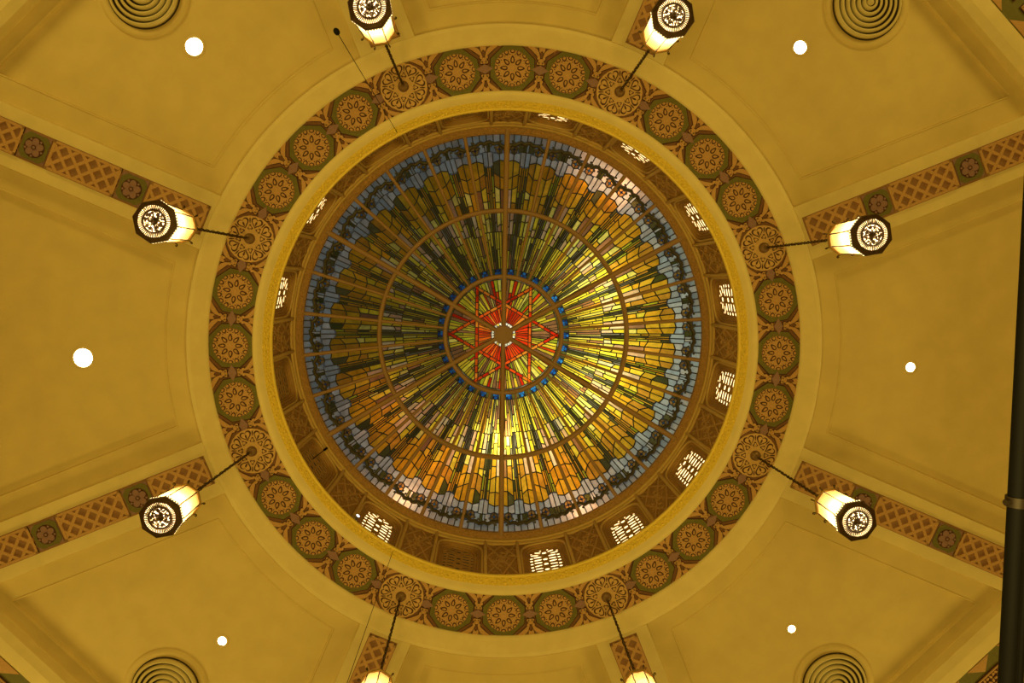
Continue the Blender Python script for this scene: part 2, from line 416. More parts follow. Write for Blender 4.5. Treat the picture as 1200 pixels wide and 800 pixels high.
# medallion
b = MB(); sc = []
for i in range(96): a = 2 * PI * i / 96; sc.append(pol(0.408 + 0.006 * abs(math.cos(12 * a)), a))
b.prism(sc, 0.0, 0.045); med_me = b.mesh('medallion', 'medallion')
def heart(r0, r1, wd, n=26):
    pts = []
    for i in range(n):
        t = 2 * PI * i / n; hx = (13 * math.cos(t) - 5 * math.cos(2 * t) - 2 * math.cos(3 * t) - math.cos(4 * t)); hy = 16 * math.sin(t) ** 3
        pts.append((r0 + (hx + 17) / 29.0 * (r1 - r0), hy / 16.0 * wd))
    return pts
bo, bf = MB(), MB()
for k in range(8):
    a = rad(45 * k + 22.5); h = heart(0.195, 0.385, 0.108)
    bo.prism(turn(h, a), 0.045, 0.050); bf.prism(turn(scaled(h, 0.74, (0.30, 0)), a), 0.050, 0.060)
    bo.prism(turn(petal_shape(0.235, 0.325, 0.020, 10), a), 0.060, 0.063)
    a += rad(22.5); tre = []
    for i in range(24): t = 2 * PI * i / 24; tre.append((0.205 + (0.040 + 0.014 * math.cos(3 * t)) * math.cos(t), (0.038 + 0.014 * math.cos(3 * t)) * math.sin(t)))
    bo.prism(turn(tre, a), 0.045, 0.051); bf.prism(turn(scaled(tre, 0.58, (0.205, 0)), a), 0.051, 0.060)
    bo.prism(turn(petal_shape(0.275, 0.380, 0.014, 10), a), 0.045, 0.050)
mo_me = bo.mesh('heart_outlines', 'incised'); mf_me = bf.mesh('hearts', 'medallion')
for i in range(8):
    a = rad(22.5 + 45 * i); x, y = pol(R_MID, a)
    me_ = link('medallion', med_me, band, (x, y, Z(H_BAND) - 0.012), a + rad(22.5)); link('heart_outlines', mo_me, me_); link('hearts', mf_me, me_)
# scroll leaves and diamonds in the gaps
b = MB(); dm = [(0.085, 0), (0, 0.15), (-0.085, 0), (0, -0.15)]; b.prism(dm, 0, 0.030); dia_me = b.mesh('diamond', 'mauve')
def leaf_mesh(sgn, dark=False):
    m_ = MB()
    def P(pts, h=0.03):
        q = [(sgn * x, y) for x, y in pts]
        if dark:                                    # incised outline: the same leaf grown by 13 mm, low on the ground
            cx, cy = sum(p[0] for p in q) / len(q), sum(p[1] for p in q) / len(q)
            q = [(x + 0.016 * (x - cx) / (math.hypot(x - cx, y - cy) + 1e-6), y + 0.016 * (y - cy) / (math.hypot(x - cx, y - cy) + 1e-6)) for x, y in q]
            q = [(max(-0.397, min(0.397, x)), y) for x, y in q]; h = h * 0.35
        m_.prism(q, 0, h)
    spread = 1.0 if sgn > 0 else 0.86
    for s in (1, -1):
        wing = [(0.215, 0.020), (0.235, 0.070), (0.262, 0.100), (0.300, 0.150), (0.340, 0.200), (0.392, 0.285), (0.392, 0.150), (0.355, 0.085), (0.300, 0.046), (0.255, 0.035)]
        P([(x, s * y * spread) for x, y in wing], 0.034)
        curl = [(0.205 + 0.030 * math.cos(t), s * (0.048 + 0.026 * math.sin(t))) for t in [2 * PI * i / 12 for i in range(12)]]
        P(curl, 0.042)
        P([(0.118 + 0.026 * math.cos(t), s * (0.046 + 0.024 * math.sin(t))) for t in [2 * PI * i / 10 for i in range(10)]], 0.03)
    P([(0.330, -0.012), (0.300, -0.030), (0.325, -0.050), (0.392, -0.058), (0.392, 0.058), (0.325, 0.050), (0.300, 0.030), (0.330, 0.012)], 0.036)
    P([(0.095, -0.03), (0.15, -0.055), (0.19, -0.03), (0.20, 0), (0.19, 0.03), (0.15, 0.055), (0.095, 0.03)], 0.030)
    P([(0.150 + 0.016 * math.cos(t), 0.016 * math.sin(t)) for t in [2 * PI * i / 10 for i in range(10)]], 0.046)
    return m_.mesh('leaf_scroll', 'terracotta') if not dark else m_.mesh('leaf_outline', 'incised')
lo, li, do_, di_ = leaf_mesh(1), leaf_mesh(-1), leaf_mesh(1, True), leaf_mesh(-1, True)
for i in range(32):
    a = rad(11.25 * (i + 0.5)); x, y = pol(R_MID, a)
    d_ = link('diamond', dia_me, band, (x, y, Z(H_BAND)), a)
    for q_, d__ in ((lo, do_), (li, di_)):
        t_ = link('leaf_scroll', q_, band, (x, y, Z(H_BAND)), a); link('leaf_outline', d__, t_)

# ------------------------------------------------------------------ cornice at the foot of the drum
b = MB(); b.lathe([(4.625, Z(14.03)), (4.62, Z(13.95)), (4.60, Z(13.92)), (4.56, Z(13.915)), (4.52, Z(13.94)), (4.485, Z(14.00)), (4.46, Z(14.03))], 192)
cor = tag(b.build(trim_name(), 'plaster', smooth=True), 'plain cream and carved gold cornice at the foot of the drum', kind='structure')
b = MB(); b.lathe([(4.46, Z(14.03)), (4.44, Z(14.06)), (4.42, Z(14.09)), (4.39, Z(14.14)), (4.362, Z(14.19))], 192); b.build('carved_frieze', 'gold_frieze', cor, True)
b = MB()
for i in range(128):
    a0 = 360 / 128 * i
    for da, dh in ((0, 0.0), (1.4, 0.09)):
        t_ = rad(a0 + da); h_ = 14.075 + dh * .6; r_ = 4.428 - dh * .45
        c_ = Vector((r_ * math.cos(t_), r_ * math.sin(t_), Z(h_))); n_ = Vector((-math.cos(t_), -math.sin(t_), -0.8)); tg = Vector((-math.sin(t_), math.cos(t_), 0)); up = Vector((0, 0, 1))
        inw = Vector((-math.cos(t_), -math.sin(t_), 1.6)).normalized()
        ring = [c_ + tg * 0.032 * math.cos(q) + inw * 0.03 * math.sin(q) for q in [2 * PI * j / 8 for j in range(8)]]
        for j in range(8): b.face([ring[j], ring[(j + 1) % 8], c_ + n_ * 0.018])
o = b.build('frieze_buds', 'gold_frieze', cor); o['kind'] = 'stuff'
b = MB(); b.lathe([(4.362, Z(14.19)), (4.345, Z(14.195)), (4.334, Z(14.22)), (4.336, Z(14.27)), (4.36, Z(14.32)), (4.98, Z(14.50))], 192); b.build('lip', 'gold_plaster', cor, True)

# ------------------------------------------------------------------ drum: backing wall, panels, posts, windows
b = MB(); b.lathe([(5.0, Z(14.5)), (5.0, Z(17.3))], 96)
drum = tag(b.build('wall_drum', 'dark_opening'), 'cylindrical drum wall of carved panels between the sixteen small windows', kind='structure')
def cyl(ang_deg, s, H, r):
    """point on the drum: centre angle, arc offset s in metres, height, radius"""
    a = rad(ang_deg) + s / R_DRUM; return (r * math.cos(a), r * math.sin(a), Z(H))
H_LOW = 14.62
PAN_HW = rad(3.95) * R_DRUM; WIN_HW = rad(6.25) * R_DRUM
def arc_s(s0, s1, n): return [s0 + (s1 - s0) * i / n for i in range(n + 1)]
def bar(m_, a, p, q, wd, r0, r1, n=5):
    """raised bar on the drum from p to q (s, H)"""
    dx, dy = q[0] - p[0], q[1] - p[1]; L = math.hypot(dx, dy); nx, ny = -dy / L * wd / 2, dx / L * wd / 2
    rows = []
    for off, r in ((1, r0), (1, r1), (-1, r1), (-1, r0)):
        rows.append([cyl(a, p[0] + dx * t / n + nx * off, p[1] + dy * t / n + ny * off, r) for t in range(n + 1)])
    m_.loops(rows, False)
b = MB()
b.loops([[cyl(0, s, H, R_DRUM) for s in arc_s(-PAN_HW, PAN_HW, 6)] for H in (H_LOW, H_DRUM)], False)
pan_me = b.mesh('carved_panel', 'drum_panel')
b = MB(); r1 = R_DRUM - 0.022
hs, h0, h1 = PAN_HW - 0.01, 15.05, 16.78; hm = (h0 + h1) / 2 + 0.12
for p, q in (((-hs, h0), (hs, h1)), ((hs, h0), (-hs, h1)), ((-hs, hm), (0, h1)), ((hs, hm), (0, h1)), ((-hs, hm), (0, h0)), ((hs, hm), (0, h0))): bar(b, 0, p, q, 0.034, R_DRUM, r1)
for rr in (0.07, 0.13):
    pts = [(rr * math.cos(2 * PI * i / 8), hm - 0.12 + 1.3 * rr * math.sin(2 * PI * i / 8)) for i in range(8)]
    for p, q in zip(pts, pts[1:] + pts[:1]): bar(b, 0, p, q, 0.018, R_DRUM, r1, 1)
rng = random.Random(3)
for i in range(46):
    sx, sh = rng.uniform(-hs * .9, hs * .9), rng.uniform(h0, h1); l_ = 0.045
    t = rng.uniform(0, PI); bar(b, 0, (sx - l_ * math.cos(t), sh - l_ * math.sin(t)), (sx + l_ * math.cos(t), sh + l_ * math.sin(t)), 0.018, R_DRUM, R_DRUM - 0.014, 1)
rel_me = b.mesh('lattice_relief', 'drum_relief')
b = MB(); pw = 0.036
rows = [[cyl(0, s, H, r) for H in (H_LOW, H_DRUM)] for s, r in ((-pw, R_DRUM), (-pw, R_DRUM - 0.05), (-pw * .4, R_DRUM - 0.065), (pw * .4, R_DRUM - 0.065), (pw, R_DRUM - 0.05), (pw, R_DRUM))]
b.loops(rows, False); post_me = b.mesh('post', 'drum_moulding')
for k in range(16):
    a = rad(22.5 * k); pn = link('carved_panel', pan_me, drum, rz=a); link('lattice_relief', rel_me, pn)
    for s in (-1, 1): link('post', post_me, drum, rz=a + s * (PAN_HW + pw) / R_DRUM)
WIN_HW = rad(22.5 / 2) * R_DRUM - PAN_HW - 2 * pw + 0.004
# arch loops
NA = 28
def arch_loop(d, dr, rect=False):
    wv = WIN_HW - 0.02 - d; H0 = 14.80 + d; H1 = 16.18; H2 = 16.72 - d; pts = []
    Ht = H_DRUM
    def put(s, H): pts.append(cyl(0, s, H, R_DRUM + dr))
    for i in range(7):
        t = i / 6.0; put(-(WIN_HW if rect else wv), (H_LOW + (H1 - H_LOW) * t) if rect else (H0 + (H1 - H0) * t))
    for i in range(1, NA):
        ph = PI - PI * i / NA; c, s = math.cos(ph), math.sin(ph)
        if rect:
            if abs(c) >= abs(s): put(math.copysign(WIN_HW, c), H1 + (Ht - H1) * abs(s) / abs(c))
            else: put(WIN_HW * c / abs(s), Ht)
        else:
            put(wv * math.copysign(abs(c) ** 0.62, c), H1 + (H2 - H1) * abs(s) ** 0.78)
    for i in range(7):
        t = 1 - i / 6.0; put((WIN_HW if rect else wv), (H_LOW + (H1 - H_LOW) * t) if rect else (H0 + (H1 - H0) * t))
    return pts
b = MB(); b.loops([arch_loop(0, 0, True), arch_loop(0.03, 0)], True); spand_me = b.mesh('spandrel', 'drum_panel')
b = MB(); b.loops([arch_loop(0.03, 0.0), arch_loop(0.03, -0.03), arch_loop(-0.005, -0.03), arch_loop(-0.005, 0.0)], True); hood_me = b.mesh('arch_moulding', 'drum_moulding')
b = MB(); b.loops([arch_loop(d, r) for d, r in ((.03, 0), (.03, .025), (.07, .025), (.075, .015), (.08, .025), (.08, .05), (.12, .05), (.125, .04), (.13, .05), (.13, .075), (.17, .075), (.17, .10))], True)
surr_me = b.mesh('stepped_surround', 'drum_step')
b = MB(); b.face(arch_loop(0.17, 0.10)); trac_me = b.mesh('tracery_screen', 'drum_step')
# openings in the tracery: slanted slots round a column of dots
def slots():
    out = []
    def ov(s, H, ls, lh, t=0.0): out.append((s, H, ls, lh, t))
    for H in (16.30, 15.93, 15.66, 15.36): ov(0, H, .044, .050)
    for sx in (-1, 1):
        for s_, H, ls, lh, tilt in ((.135, 16.37, .070, .030, .50), (.205, 16.24, .085, .030, .30), (.150, 16.10, .080, .037, .12), (.150, 15.94, .078, .037, -.05), (.150, 15.79, .080, .037, .15),
                                    (.155, 15.62, .078, .030, -.20), (.150, 15.46, .078, .030, .10), (.150, 15.31, .070, .028, 0)):
            ov(sx * s_, H, ls, lh, sx * tilt)
        for s_, H in ((.275, 16.08), (.280, 15.93), (.280, 15.76), (.280, 15.58), (.275, 15.42)): ov(sx * s_, H, .030, .036)
        ov(sx * .075, 16.46, .020, .024); ov(sx * .270, 16.34, .020, .022)
    return out
def sq(v): return math.copysign(abs(v) ** 0.7, v)
X_SCR = (R_DRUM + 0.10) * math.cos((WIN_HW - 0.19) / R_DRUM)
def scr(s, H, off): return (X_SCR - off, s * (R_DRUM + .1) / R_DRUM * 1.04, Z(H))
bg_, bf = MB(), MB()
for s, H, ls, lh, t in slots():
    def ell(k, off, n=12): return [scr(s + k * (ls * sq(math.cos(q)) * math.cos(t) - lh * sq(math.sin(q)) * math.sin(t)), H + k * (ls * sq(math.cos(q)) * math.sin(t) + lh * sq(math.sin(q)) * math.cos(t)), off) for q in [2 * PI * j / n for j in range(n)]]
    bg_.face(ell(1.0, 0.004)); bf.loops([ell(1.02, 0.001), ell(1.02, 0.010), ell(1.18, 0.010), ell(1.18, 0.001)], True)
lit_me = bg_.mesh('lit_openings', 'window_glow'); dark_me = bg_.mesh('dark_openings', 'dark_opening'); rim_me = bf.mesh('tracery_rims', 'drum_relief')
DARK = (101.25, 146.25, 168.75, 236.25, 258.75)
CLOCK = ['just below the rightmost point', 'lower right, second below the rightmost point', 'lower right, third below the rightmost point', 'bottom, right of centre',
         'bottom, left of centre', 'lower left, third below the leftmost point', 'lower left, second below the leftmost point', 'just below the leftmost point',
         'just above the leftmost point', 'upper left, second above the leftmost point', 'upper left, third above the leftmost point', 'top, left of centre',
         'top, right of centre', 'upper right, third above the rightmost point', 'upper right, second above the rightmost point', 'just above the rightmost point']
for k in range(16):
    ang = 11.25 + 22.5 * k; lit = ang not in DARK
    o = link('window_%d' % (k + 1), surr_me, rz=rad(ang))
    tag(o, ('lit' if lit else 'unlit') + ' drum window with pierced tracery, ' + CLOCK[k] + ' of the drum', kind='structure')
    link('spandrel', spand_me, o); link('arch_moulding', hood_me, o); t = link('tracery_screen', trac_me, o)
    q = link('openings', lit_me if lit else dark_me, t); q['kind'] = 'stuff'
    q = link('tracery_rims', rim_me, t); q['kind'] = 'stuff'
# upper mouldings of the drum and the frieze that carries the glass
b = MB(); b.lathe([(R_DRUM + 0.03, Z(16.80)), (R_DRUM - 0.035, Z(16.80)), (R_DRUM - 0.05, Z(16.84)), (R_DRUM - 0.05, Z(16.88)), (R_DRUM - 0.075, Z(16.90)), (R_DRUM - 0.085, Z(16.93)), (R_DRUM - 0.085, Z(16.97))], 192)
up = tag(b.build(trim_name(), 'drum_moulding', smooth=False), 'brown beaded moulding ring at the rim of the stained glass', kind='structure')
b = MB(); b.lathe([(R_DRUM - 0.085, Z(16.97)), (4.47, Z(17.03)), (4.462, Z(17.02)), (4.445, Z(17.03)), (4.445, Z(17.14)), (4.60, Z(17.2))], 192); b.build('carved_frieze', 'drum_panel', up)
b = MB()
for i in range(120):
    a0, a1 = rad(3 * i + .5), rad(3 * i + 1.6)
    for r0_, r1_ in ((4.485, 4.565),):
        q = [(*pol(r0_, a0), Z(17.022)), (*pol(r0_, a1), Z(17.022)), (*pol(r1_, a1), Z(16.975)), (*pol(r1_, a0), Z(16.975))]; q2 = [(x, y, z - 0.02) for x, y, z in q]
        b.strip(q, q2, True); b.face(q2)
o = b.build('frieze_leaves', 'drum_panel', up); o['kind'] = 'stuff'

# ------------------------------------------------------------------ stained glass dome
H_GLASS, RISE, R_EDGE = 17.10, 0.80, 236.0           # radii of the glass design are kept in units of H/900 metres
def dome(x, y, dz=0.0):
    r2 = (x * x + y * y) / (R_EDGE * R_EDGE); H = H_GLASS + RISE * (1 - r2); k = H / F_PX
    return (x * k, y * k, Z(H) + dz)
glass = empty('stained_glass_dome', (0, 0, Z(H_GLASS)))
tag(glass, 'stained glass dome with red six-pointed star, amber rays and blue garland border', 'stained glass')
def gbuild(mb, name, material, parent=glass, smooth=False):
    o = mb.build(name, material, parent, smooth); o.matrix_parent_inverse = Matrix.Translation((0, 0, -Z(H_GLASS))); return o
AMBER = [(0.78, 0.43, 0.022), (0.72, 0.37, 0.018), (0.80, 0.49, 0.03), (0.64, 0.32, 0.03)]
YELLOW = [(0.82, 0.70, 0.055), (0.76, 0.62, 0.035), (0.80, 0.58, 0.04), (0.86, 0.78, 0.16)]
PINK = [(0.74, 0.50, 0.26), (0.78, 0.56, 0.33), (0.60, 0.37, 0.20), (0.70, 0.62, 0.36)]
BROWN = [(0.36, 0.17, 0.06), (0.42, 0.20, 0.08), (0.30, 0.15, 0.07)]
GREY = [(0.20, 0.20, 0.14), (0.26, 0.24, 0.19), (0.14, 0.14, 0.085), (0.32, 0.33, 0.28)]
OLIVE = [(0.11, 0.12, 0.03), (0.08, 0.085, 0.03), (0.16, 0.15, 0.05)]
GREEN = [(0.52, 0.55, 0.03), (0.40, 0.46, 0.03)]
WHITE = [(0.62, 0.68, 0.66), (0.54, 0.63, 0.64), (0.68, 0.68, 0.62), (0.48, 0.58, 0.62)]
RED = [(0.78, 0.045, 0.008), (0.85, 0.075, 0.010), (0.66, 0.028, 0.008)]
ORANGE = [(0.92, 0.16, 0.015), (0.85, 0.10, 0.012), (0.95, 0.30, 0.03)]
BLUE = [(0.015, 0.16, 0.62), (0.03, 0.26, 0.80), (0.01, 0.09, 0.40)]
NAVY = [(0.01, 0.03, 0.14)]
PETAL = [(0.42, 0.26, 0.07), (0.30, 0.18, 0.06), (0.55, 0.32, 0.08)]
G = random.Random(21)
def pick(c):
    q = G.choice(c); k = G.uniform(0.82, 1.12); return tuple(min(0.97, v * k) for v in q)
panes = []                                            # (area, points in 3D, colour)
lead = MB()
def inset(P, d):
    n = len(P); A = sum(P[i][0] * P[(i + 1) % n][1] - P[(i + 1) % n][0] * P[i][1] for i in range(n)) / 2
    if A < 0: P = P[::-1]
    L = []
    for i in range(n):
        (x0, y0), (x1, y1) = P[i], P[(i + 1) % n]; dx, dy = x1 - x0, y1 - y0; l = math.hypot(dx, dy)
        if l < 1e-6: return P, None
        L.append((x0 - dy / l * d, y0 + dx / l * d, dx, dy))
    Q = []
    for i in range(n):
        ax, ay, adx, ady = L[i - 1]; bx, by, bdx, bdy = L[i]; den = adx * bdy - ady * bdx
        if abs(den) < 1e-9: Q.append((bx, by)); continue
        t = ((bx - ax) * bdy - (by - ay) * bdx) / den; Q.append((ax + adx * t, ay + ady * t))
    for i in range(n):
        ex, ey = P[(i + 1) % n][0] - P[i][0], P[(i + 1) % n][1] - P[i][1]; fx, fy = Q[(i + 1) % n][0] - Q[i][0], Q[(i + 1) % n][1] - Q[i][1]
        if ex * fx + ey * fy <= 0: return P, None
    return P, Q
def area2(P): return abs(sum(P[i][0] * P[(i + 1) % len(P)][1] - P[(i + 1) % len(P)][0] * P[i][1] for i in range(len(P)))) / 2
def clean(P):
    Q = []
    for p in P:
        if not Q or math.hypot(p[0] - Q[-1][0], p[1] - Q[-1][1]) > 0.05: Q.append(p)
    if len(Q) > 1 and math.hypot(Q[0][0] - Q[-1][0], Q[0][1] - Q[-1][1]) < 0.05: Q.pop()
    return Q
def pane(P, col, d=0.5):
    d *= 1.25
    P = clean(P)
    if len(P) < 3 or area2(P) < 0.4: return
    P, Q = inset(P, d)
    if Q is None or area2(Q) < 0.3:
        lead.face([dome(x, y) for x, y in P]); return
    panes.append((area2(Q), [dome(x, y) for x, y in Q], col))
    lead.loops([[dome(x, y, 0.006) for x, y in P], [dome(x, y, -0.008) for x, y in P], [dome(x, y, -0.008) for x, y in Q], [dome(x, y, 0.006) for x, y in Q]], True)
def cut(P, nx, ny, c, keep):
    """part of the convex polygon where keep*(n.p - c) >= 0"""
    out = []
    for u, v in zip(P, P[1:] + P[:1]):
        du, dv = keep * (nx * u[0] + ny * u[1] - c), keep * (nx * v[0] + ny * v[1] - c)
        if du >= 0: out.append(u)
        if (du >= 0) != (dv >= 0):
            t = du / (du - dv); out.append((u[0] + t * (v[0] - u[0]), u[1] + t * (v[1] - u[1])))
    return out
# --- the star
LINES = [(math.cos(rad(60 * k)), math.sin(rad(60 * k))) for k in range(6)]; SD, SW = 31.2, 1.9
def wedge(a0, a1, r0, r1): return [pol(r0, a0), pol(r1, a0), pol(r1, a1), pol(r0, a1)]
for s in range(6):
    cuts = sorted([0, 60] + [60 * (i + G.uniform(-.22, .22)) / 9 for i in range(1, 9)])
    for c0, c1 in zip(cuts[:-1], cuts[1:]):
        P = wedge(rad(60 * s + 30 + c0), rad(60 * s + 30 + c1), 14, 40)
        for nx, ny in LINES: P = cut(P, nx, ny, SD - SW, -1)
        pane(P, pick(RED if G.random() < .72 else ORANGE), 0.35)
    cuts = sorted([0, 60] + [60 * (i + G.uniform(-.3, .3)) / 17 for i in range(1, 17)])
    for c0, c1 in zip(cuts[:-1], cuts[1:]):
        br = G.uniform(47, 56) if G.random() < .4 else None
        for r0, r1 in (((26, br), (br, 64.5)) if br else ((26, 64.5),)):
            P0 = wedge(rad(60 * s + 30 + c0), rad(60 * s + 30 + c1), r0, r1)
            cells = [(P0, 0)]
            for nx, ny in LINES:
                nxt = []
                for P, n in cells:
                    A_, B_ = cut(P, nx, ny, SD - SW, -1), cut(P, nx, ny, SD + SW, 1)
                    if len(A_) > 2: nxt.append((A_, n))
                    if len(B_) > 2: nxt.append((B_, n + 1))
                cells = nxt
            t = G.random(); colr = pick(YELLOW if t < .52 else BROWN if t < .78 else RED if t < .9 else GREEN)
            for P, n in cells:
                if n: pane(P, colr, 0.35)
for k in range(6):                                     # red bands of the star, in short blocks, broken where they cross
    nx, ny = LINES[k]; tx, ty = -ny, nx; half = SD * math.sqrt(3); cr = SD / math.sqrt(3); g = 2.25
    segs = [(-half, -cr - g), (-cr + g, cr - g), (cr + g, half)] if k % 2 else [(-half, half)]
    for s0, s1 in segs:
        n = max(2, round((s1 - s0) / 9.0))
        for i in range(n):
            a0, a1 = s0 + (s1 - s0) * i / n, s0 + (s1 - s0) * (i + 1) / n
            if a0 < -half + .01: a0 -= 4
            if a1 > half - .01: a1 += 4
            P = [(nx * (SD + e * SW) + tx * a, ny * (SD + e * SW) + ty * a) for a, e in ((a0, -1), (a1, -1), (a1, 1), (a0, 1))]
            pane(P, pick(ORANGE if G.random() < .6 else RED), 0.4)
for k in range(60):                                    # pale border inside the star ring
    pane(wedge(rad(6 * k), rad(6 * k + 6), 64.5, 66.5), pick(OLIVE + GREY), 0.25)
for s in range(6):                                     # white and yellow beads round the hub
    for da in (-14, 0, 14):
        cx, cy = pol(12.9, rad(60 * s + da)); pane([(cx + x, cy + y) for x, y in circle(2.0, 10)], (0.95, 0.93, 0.85) if da or s % 2 else (0.95, 0.75, 0.15), 0.2)
# --- thirty ray sectors
HALF = rad(6)
def U(u, r, th): return pol(r, th + u * HALF)
for s in range(30):
    th = rad(12 * s)
    def cell(uv, col, d=0.5): pane([U(u, r, th) for u, r in uv], col, d)
    # blue beads beside the star ring
    for u0, u1, c in ((-1, -.45, OLIVE), (.45, 1, OLIVE)): cell([(u0, 70.5), (u1, 70.5), (u1, 77), (u0, 77)], pick(c), .3)
    for u0, u1 in ((-.45, -.15), (-.15, .15), (.15, .45)): cell([(u0, 70.5), (u1, 70.5), (u1, 73.8), (u0, 73.8)], pick(BLUE), .2)
    cell([(-.26, 73.8), (.26, 73.8), (.20, 77), (-.20, 77)], pick(BLUE), .2); cell([(-.45, 73.8), (-.26, 73.8), (-.2, 77), (-.45, 77)], pick(NAVY), .2); cell([(.26, 73.8), (.45, 73.8), (.45, 77), (.2, 77)], pick(NAVY), .2)
    for sg in (-1, 1):
        def C(uv, col, d=0.5): cell([(sg * u, r) for u, r in uv], col, d)
        j = lambda a, b_: G.uniform(a, b_)
        # zone 1: thin rays
        zb = j(115, 121)
        for (u0, u1), pal, nb in (((0, .18), GREY + OLIVE + YELLOW, 1), ((.18, .44), BROWN + OLIVE + YELLOW + YELLOW, 2), ((.44, .70), YELLOW + YELLOW + BROWN, 2), ((.70, 1.0), YELLOW + AMBER, 2)):
            rs = [77] + sorted(j(82, 114) for _ in range(G.randint(nb - 1, nb))) + [zb]
            for r0, r1 in zip(rs[:-1], rs[1:]):
                dd = j(-1.5, 1.5) if r0 > 78 else 0
                C([(u0, r0), (u1, r0), (u1, r1), (u0, r1)], pick(pal), .42)
        # zone 2: to the middle ring
        for (u0, u1), pal, nb in (((0, .13), OLIVE + GREY, 0), ((.13, .30), YELLOW + GREEN + GREY, 1), ((.30, .64), YELLOW + PINK, 1), ((.64, 1.0), PINK + YELLOW + YELLOW, 1)):
            rs = [zb] + sorted(j(125, 138) for _ in range(nb)) + [143]
            sl = j(-2, 2)
            for i, (r0, r1) in enumerate(zip(rs[:-1], rs[1:])):
                e0 = sl if i else 0; e1 = sl if i < len(rs) - 2 else 0
                C([(u0, r0 + e0), (u1, r0 - e0), (u1, r1 - e1), (u0, r1 + e1)], pick(pal))
        # zone 3: beyond the middle ring
        z3 = j(166, 170)
        for (u0, u1), pal, nb in (((0, .11), OLIVE + GREY + YELLOW, 0), ((.11, .26), YELLOW + AMBER + GREEN + OLIVE, 1), ((.26, .62), YELLOW + AMBER, 1), ((.62, 1.0), AMBER + PINK + BROWN, 0)):
            rs = [147] + [j(154, 163) for _ in range(nb)] + [z3 + (3.5 if u0 == .26 else 0)]
            if u0 == .11: rs[-1] = j(166, 174); rs.append(186)
            if u0 == 0: rs[-1] = j(164, 172); rs.append(196)
            for i, (r0, r1) in enumerate(zip(rs[:-1], rs[1:])):
                last = i == len(rs) - 2
                if u0 == .26 and last: C([(u0, r0), (u1, r0), (u1, z3), (u0, z3 + 4)], pick(pal))
                else: C([(u0, r0), (u1, r0), (u1, r1), (u0, r1)], pick(AMBER + AMBER + OLIVE + GREEN if last and u0 < .2 else pal))
        # zone 4: the large amber panes with slanting cuts
        ca, cb = j(183, 187), j(188, 193); ce = ca + j(-4, 3); am = AMBER
        C([(.26, z3 + 4), (.62, z3), (.62, ca), (.26, cb)], pick(am)); C([(.62, z3), (1.0, z3), (1.0, ce), (.62, ca)], pick(am))
        C([(.26, cb), (.62, ca), (.62, 204), (.26, 201)], pick(am + OLIVE if sg > 0 else am)); C([(.62, ca), (1.0, ce), (1.0, 202), (.62, 204)], pick(am))
        C([(.11, 186), (.26, 186), (.26, 198), (.11, 196)], pick(OLIVE + GREEN + AMBER))
        # zone 5: pale border cells
        C([(.62, 204), (1.0, 202), (1.0, 212), (.82, 213), (.62, 211)], pick(WHITE)); C([(.26, 201), (.62, 204), (.62, 211), (.42, 213), (.26, 212)], pick(WHITE))
        C([(0, 196), (.26, 198), (.26, 214), (0, 214)], pick(WHITE), .45)
        # flower of four petals round a blue bead, the dark swag and the outer cells
        f0, f1, fm, g0, g1, gm = .42, .82, .62, 211, 222, 216.5
        C([(f0, gm), (f0 + .04, g0 + 2), (fm, g0), (fm, gm - 1.6), (fm - .06, gm)], pick(PETAL), .35); C([(fm, g0), (f1 - .04, g0 + 2), (f1, gm), (fm + .06, gm), (fm, gm - 1.6)], pick(PETAL), .35)
        C([(f0, gm), (fm - .06, gm), (fm, gm + 1.6), (fm, g1), (f0 + .04, g1 - 2)], pick(PETAL), .35); C([(fm, gm + 1.6), (fm + .06, gm), (f1, gm), (f1 - .04, g1 - 2), (fm, g1)], pick(PETAL), .35)
        C([(fm - .06, gm), (fm, gm - 1.6), (fm + .06, gm), (fm, gm + 1.6)], pick(NAVY + BLUE), .15)
        C([(0, 214), (.13, 214), (.13, 226), (0, 226)], pick(WHITE + OLIVE), .4); C([(.13, 214), (.26, 213), (.42, 213), (.42, 223), (.13, 226)], pick(WHITE + OLIVE), .4)
        C([(.82, 213), (1.0, 212), (1.0, 224), (.82, 222)], pick(OLIVE + WHITE), .4)
        for u0, u1 in ((0, .33), (.33, .66), (.66, 1.0)):
            q0 = 226 if u0 == 0 else 224.5 if u0 == .33 else 222.5; q1 = 224.5 if u0 == 0 else 222.5 if u0 == .33 else 224
            C([(u0, q0), (u1, q1), (u1, 238), (u0, 238)], pick(WHITE))
panes.sort(key=lambda q: -q[0])
for ar, pts, col in panes[:300]:
    q = MB(); q.face(pts, col); gbuild(q, 'glass_pane', 'stained_glass')
q = MB()
for ar, pts, col in panes[300:]: q.face(pts, col)
o = gbuild(q, 'small_glass_panes', 'stained_glass'); o['kind'] = 'stuff'
o = gbuild(lead, 'lead_cames', 'lead'); o['kind'] = 'stuff'
